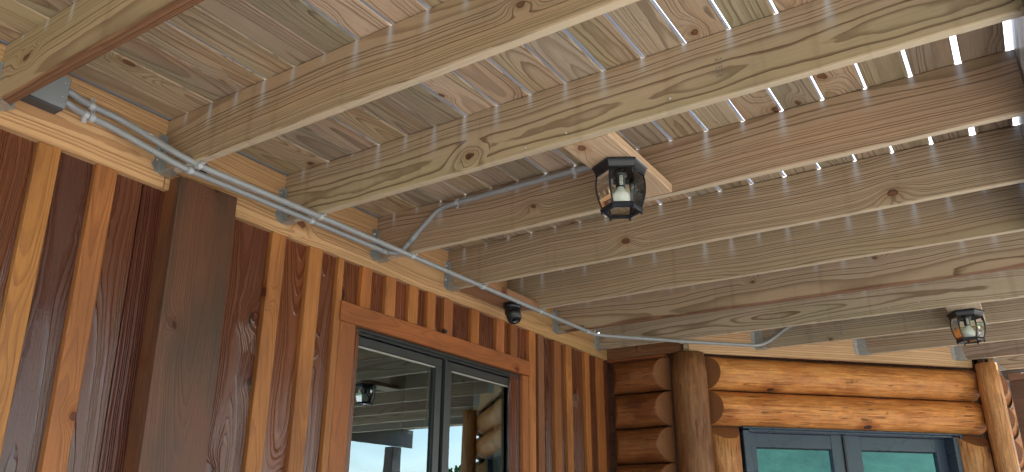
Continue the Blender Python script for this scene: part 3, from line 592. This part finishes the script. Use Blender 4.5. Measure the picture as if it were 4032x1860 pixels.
CZ = -JH - PR - .0005
A = [(.055, -.383, -.094), (.026, -.30, -.096), (.026, -.165, -.098), (.22, .03, CZ), (.232, .62, CZ - .001), (.234, 1.25, CZ), (.232, 1.87, CZ + .001), (.236, 2.5, CZ), (.240, 3.24, CZ), (.668, 3.724, CZ), (1.10, 4.163, CZ), (1.152, 4.296, -.190), (1.31, 4.309, -.085), (2.25, 4.309, -.05)]
tube('pipe', smooth_path(A, .10, 7), PR, 'pvc', ca)
Bp = [(.055, -.383, -.138), (.026, -.30, -.139), (.026, -.20, -.142), (.155, .03, CZ), (.163, .66, CZ), (.165, 1.165, CZ), (.185, 1.243, -.235), (.30, 1.2465, -.135), (.425, 1.2465, -.040), (1.0, 1.2465, -.033), (1.46, 1.2465, -.032)]
cb = empty('lower_conduit'); tag(cb, 'grey conduit, lower of the pair, turning up onto the joist toward the large lantern', 'conduit', 'grey conduits')
tube('pipe', smooth_path(Bp, .06, 7), PR, 'pvc', cb)
strap(ca, (.026, -.277, -.097), (0, 1, -.02), (0, 0, 1)); strap(cb, (.026, -.291, -.139), (0, 1, 0), (0, 0, -1)); strap(cb, (.0265, -.268, -.140), (0, 1, 0), (0, 0, 1))
for p in [(.222, .056, CZ), (.232, .661, CZ), (.234, 1.277, CZ), (.232, 1.885, CZ), (.236, 2.500, CZ), (.240, 3.114, CZ)]: strap(ca, p, (0, 1, 0), (1, 0, .12), -1)
strap(ca, (.672, 3.738, CZ), (1, 1, 0), (-1, 1, 0), 1)
strap(cb, (.157, .064, CZ), (0, 1, 0), (-1, 0, 0)); strap(cb, (.163, .672, CZ), (0, 1, 0), (-1, 0, 0))
for x in (.53, 1.175): strap(cb, (x, 1.2465, -.036), (1, 0, 0), (0, 0, -1), -1)
coupling(cb, (.165, 1.150, CZ), (0, 1, 0)); coupling(cb, (.262, 1.2465, -.168), (.76, 0, .65), .028)
coupling(ca, (.026, -.19, -.0977), (0, 1, 0), .006, .001)

# faint, unreadable mill stamps inked on two joist faces, and a few nail heads
jo = {int(i): o for i, o in zip(Y, [o for o in bpy.data.objects if o.name.split('.')[0] == 'joist'])}
def stamp(k_, x, z, w, h, rows):
    bm = bmesh.new(); n_ = 5; y = Y[k_] - .0006
    for r0 in range(rows):
        for q in range(n_):
            a = x + w * r0 / rows; b = z + h * q / n_; hh = h / n_ * R_.uniform(.3, .75); ww = w / rows * R_.uniform(.35, .8)
            vs = [bm.verts.new(v) for v in ((a, y, b), (a + ww, y, b + .002), (a + ww, y, b + hh), (a, y, b + hh))]; bm.faces.new(vs)
    link('ink_stamp', bm, 'ink', jo[k_])
M['ink'] = simple('faded_ink', (.16, .15, .14), .7)
stamp(3, 2.02, -.165, .026, .075, 3); stamp(9, 1.62, -.20, .035, .07, 3)
def nail(x, y, z, par):
    b2 = bmesh.new(); bmesh.ops.create_uvsphere(b2, u_segments=6, v_segments=4, radius=.0045); link('nail_head', b2, 'galv', par, mw=Matrix.Translation((x, y, z)))
for x, z in ((1.30, -.217), (1.47, -.205), (1.86, -.19)): nail(x, Y[3] - .001, z, jo[3])
for x, z in ((2.05, -.20), (2.22, -.19)): nail(x, Y[8] - .001, z, jo[8])
for k_, x in ((2, .07), (3, .05), (5, .06), (5, .17), (7, .1)): nail(x, Y[k_] - .001, -.19, jo[k_])

# ------------------------------------------------------------------ mounting boards, lanterns, security camera
def mboard(name, x0, x1, y0, y1, label, color, th=.038):
    o = board(name, ((x0 + x1) / 2, y0 + .001, -JH - .0005 + th / 2), ((x0 + x1) / 2, y1 - .001, -JH - .0005 + th / 2), (1, 0, 0), x1 - x0, th, 'newpine', color, None, .002)
    return tag(o, label, 'mounting board')
mboard('mounting_board', 1.434, 1.614, Y[3] + JT, Y[4], 'fresh orange-tan bracket board carrying the large lantern between two joists', (.52, .385, .26), .038)
mboard('mounting_board', .052, .238, Y[5] + JT, Y[6], 'brown bracket board carrying the black camera beside the ledger', (.28, .15, .085))
mboard('mounting_board', 2.354, 2.537, Y[8] + JT, Y[9], 'pale bracket board carrying the small distant lantern', (.40, .33, .24))

def lantern(cx, cy, rot, label, s=1.0):
    t = empty('porch_lantern'); tag(t, label, 'lantern', 'porch lanterns under the deck'); z0 = -JH - .001
    def hexr(Rr, z, n=6, a0=rot): return [Vector((cx + Rr * math.cos(a0 + math.pi / 3 * i), cy + Rr * math.sin(a0 + math.pi / 3 * i), z)) for i in range(n)]
    def loft(bm, rs, cap0=False, cap1=False):
        rings = [[bm.verts.new(p) for p in hexr(a, z)] for a, z in rs]
        for a, b in zip(rings, rings[1:]):
            for j in range(6): bm.faces.new((a[j], a[(j + 1) % 6], b[(j + 1) % 6], b[j]))
        if cap0: bm.faces.new(rings[0])
        if cap1: bm.faces.new(rings[-1][::-1])
    bm = bmesh.new(); loft(bm, [(.092, z0), (.103, z0 - .004), (.105, z0 - .011), (.099, z0 - .016), (.092, z0 - .033), (.093, z0 - .038), (.086, z0 - .038), (.080, z0 - .020)], True, True)
    link('canopy', bm, 'lampmetal', t)
    prof = [(.086, -.038), (.0905, -.062), (.0915, -.085), (.089, -.112), (.083, -.138), (.0765, -.158), (.0715, -.172)]
    bars = [[Vector((cx + a * math.cos(rot + math.pi / 3 * i), cy + a * math.sin(rot + math.pi / 3 * i), z0 + z)) for a, z in prof] for i in range(6)]
    for b in bars:
        b_ = bmesh.new(); tube_bm(b_, b, .0037, 6); link('frame_bar', b_, 'lampmetal', t)
    for i in range(6):
        bm = bmesh.new(); a, b = bars[i], bars[(i + 1) % 6]; c0 = Vector((cx, cy, 0))
        pa = [bm.verts.new(p) for p in a]; pb = [bm.verts.new(p) for p in b]
        for q in range(len(pa) - 1): bm.faces.new((pa[q], pb[q], pb[q + 1], pa[q + 1]))
        link('glass_pane', bm, 'lampglass', t)
    bm = bmesh.new(); loft(bm, [(.0735, z0 - .168), (.0785, z0 - .174), (.0785, z0 - .182), (.071, z0 - .187), (.058, z0 - .187), (.060, z0 - .176), (.0735, z0 - .168)]); link('bottom_ring', bm, 'lampmetal', t)
    for p in hexr(.072, z0 - .19):
        b2 = bmesh.new(); bmesh.ops.create_uvsphere(b2, u_segments=8, v_segments=6, radius=.0058); link('foot_knob', b2, 'lampmetal', t, mw=Matrix.Translation(p))
    bm = bmesh.new(); ring = [bm.verts.new(p) for p in hexr(.062, z0 - .182)]; bm.faces.new(ring); link('bottom_pane', bm, 'lampglass', t)
    tube('socket', [(cx, cy, z0 - .02), (cx, cy, z0 - .045), (cx, cy, z0 - .046), (cx, cy, z0 - .088)], [.026, .026, .018, .018], 'lampmetal', t, 16)
    d = Vector((2.6465 - cx, -1.4961 - cy, 0)).normalized(); side = Vector((0, 0, 1)).cross(d)
    lb = link('sticker', (lambda b: (box_bm(b, (-.006, -.019, -.0004), (.006, .019, .0004)), b)[1])(bmesh.new()), 'sticker', t, mw=frame(Vector((cx, cy, z0 - .064)) + d * .0196 + side * .004, side, (0, 0, 1), d))
    for q in range(6):
        st = link('print_bar', (lambda b, q: (box_bm(b, (-.0045, -.0011, -.0003), (.003 + .001 * (q % 3), .0011, .0003)), b)[1])(bmesh.new(), q), 'black', None, mw=pworld(lb) @ Matrix.Translation((0, -.015 + q * .0058, .0008))); st.parent = lb; st.matrix_parent_inverse = pworld(lb).inverted()
    # clear bulb
    bm = bmesh.new(); pr = [(.0135, -.088), (.016, -.096), (.025, -.107), (.032, -.121), (.0335, -.135), (.029, -.150), (.017, -.161), (.0, -.165)]; rings = []
    for a, z in pr[:-1]: rings.append([bm.verts.new((cx + a * math.cos(2 * math.pi * j / 20), cy + a * math.sin(2 * math.pi * j / 20), z0 + z)) for j in range(20)])
    for a, b in zip(rings, rings[1:]):
        for j in range(20): bm.faces.new((a[j], a[(j + 1) % 20], b[(j + 1) % 20], b[j]))
    tip = bm.verts.new((cx, cy, z0 - .165)); [bm.faces.new((rings[-1][j], rings[-1][(j + 1) % 20], tip)) for j in range(20)]
    bl = link('bulb', bm, 'bulbglass', t, smooth=True)
    tube('filament_stem', [(cx, cy, z0 - .088), (cx, cy, z0 - .125)], [.006, .002], 'sticker', t, 8)
    return t
lantern(1.537, .930, rad(30), 'large black six-sided glass lantern on the bracket board, near the centre of the photo')
lantern(2.443, 3.945, rad(2), 'small distant black glass lantern at the right, above the door')

sc_ = empty('security_camera'); tag(sc_, 'black turret security camera under a bracket board beside the ledger, above the window', 'security camera')
tube('base_ring', [(.155, 2.31, -.236), (.155, 2.31, -.262), (.155, 2.31, -.270)], [.056, .056, .047], 'black', sc_, 24)
b2 = bmesh.new(); bmesh.ops.create_uvsphere(b2, u_segments=24, v_segments=14, radius=.049); link('ball', b2, 'black', sc_, smooth=True, mw=Matrix.Translation((.158, 2.31, -.283)))
dv = Vector((.42, -.25, -.88)).normalized(); c = Vector((.158, 2.31, -.283))
tube('snout', [c, c + dv * .058, c + dv * .0581, c + dv * .074], [.046, .044, .038, .034], 'black', sc_, 22)
tube('lens', [c + dv * .0745, c + dv * .077], .018, 'lampglass', sc_, 16)
tag(tube('cable_gland', [(.001, .208, -.150), (.035, .208, -.150)], [.022, .02], 'black', None, 14), 'small black round cable fitting tucked beside the conduit strap over the boxed post', 'cable fitting')
tag(box('wall_clip', (-.008, 1.842, -.492), (.012, 1.868, -.470), 'black', None, bev=.004), 'tiny black plastic clip on the upper edge of the window head trim', 'clip')
tag(box('wall_clip', (-.026, 2.846, -.672), (-.008, 2.868, -.655), 'black', None, bev=.003), 'tiny black clip beside the batten right of the window', 'clip')

bm = bmesh.new()
poly = [(-6, -6), (-.042, -6), (-.042, 3.936), (.60, 3.936), tuple(dg(3.21, -2.367, 0))[:2], tuple(dg(5.64, -2.367, 0))[:2], (2.458, 5.9), (2.458, 8.4), (-6, 8.4)]
lo_ = [bm.verts.new((x, y, -.188)) for x, y in poly]; hi_ = [bm.verts.new((x, y, .6)) for x, y in poly]; bm.faces.new(lo_[::-1]); bm.faces.new(hi_)
for a in range(len(poly)): b = (a + 1) % len(poly); bm.faces.new((lo_[a], lo_[b], hi_[b], hi_[a]))
tag(link('light_stop_floor', bm, 'roomwall'), kind='structure')  # slab added out of sight to seal light leaks behind the ledgers
box('room_wall', (-6.0, -6.0, FLOOR), (-5.9, 8.4, -.19), 'roomwall', room); box('room_wall', (-6.0, 8.41, FLOOR), (2.43, 8.5, .2), 'roomwall', room); box('room_wall', (-6.0, -6.1, FLOOR), (-.08, -6.01, .2), 'roomwall', room)
box('corner_backing', (-.04, 3.96, FLOOR), (.012, 4.012, -.19), 'stain', lw, (.06, .025, .015))

# ------------------------------------------------------------------ trees beyond the porch, seen only as reflections
def tree(x, y, h, label):
    t = empty('broadleaf_tree'); tag(t, label, 'tree', 'trees beyond the porch'); z = FLOOR - .12
    tube('trunk', [(x, y, z), (x + .1, y, z + h * .35), (x - .1, y + .2, z + h * .6)], [h * .03, h * .022, h * .008], 'bark', t, 8)
    bm = bmesh.new(); cl = [(R_.gauss(0, h * .16), R_.gauss(0, h * .16), h * (.62 + R_.gauss(0, .13)), h * R_.uniform(.08, .15)) for _ in range(22)]
    for cx, cy, cz, cr_ in cl:
        for _ in range(150):
            v = Vector((R_.gauss(0, 1), R_.gauss(0, 1), R_.gauss(0, 1))).normalized() * cr_ * R_.uniform(.6, 1.05); p = Vector((x + cx, y + cy, z + cz)) + v
            a, b = Vector((R_.gauss(0, 1), R_.gauss(0, 1), R_.gauss(0, 1))).normalized() * .16, Vector((R_.gauss(0, 1), R_.gauss(0, 1), R_.gauss(0, 1))).normalized() * .16
            bm.faces.new([bm.verts.new(q) for q in (p - a, p - b, p + a, p + b)])
    link('crown', bm, 'leaf', t)
tree(26.6, 40, 5.9, 'leafy green tree mirrored low in the right window pane'); tree(30.5, 38, 5.2, 'leafy green tree mirrored between the posts in the left window pane')
tree(36, 30, 3.6, 'small distant tree mirrored at the edge of the left window pane')
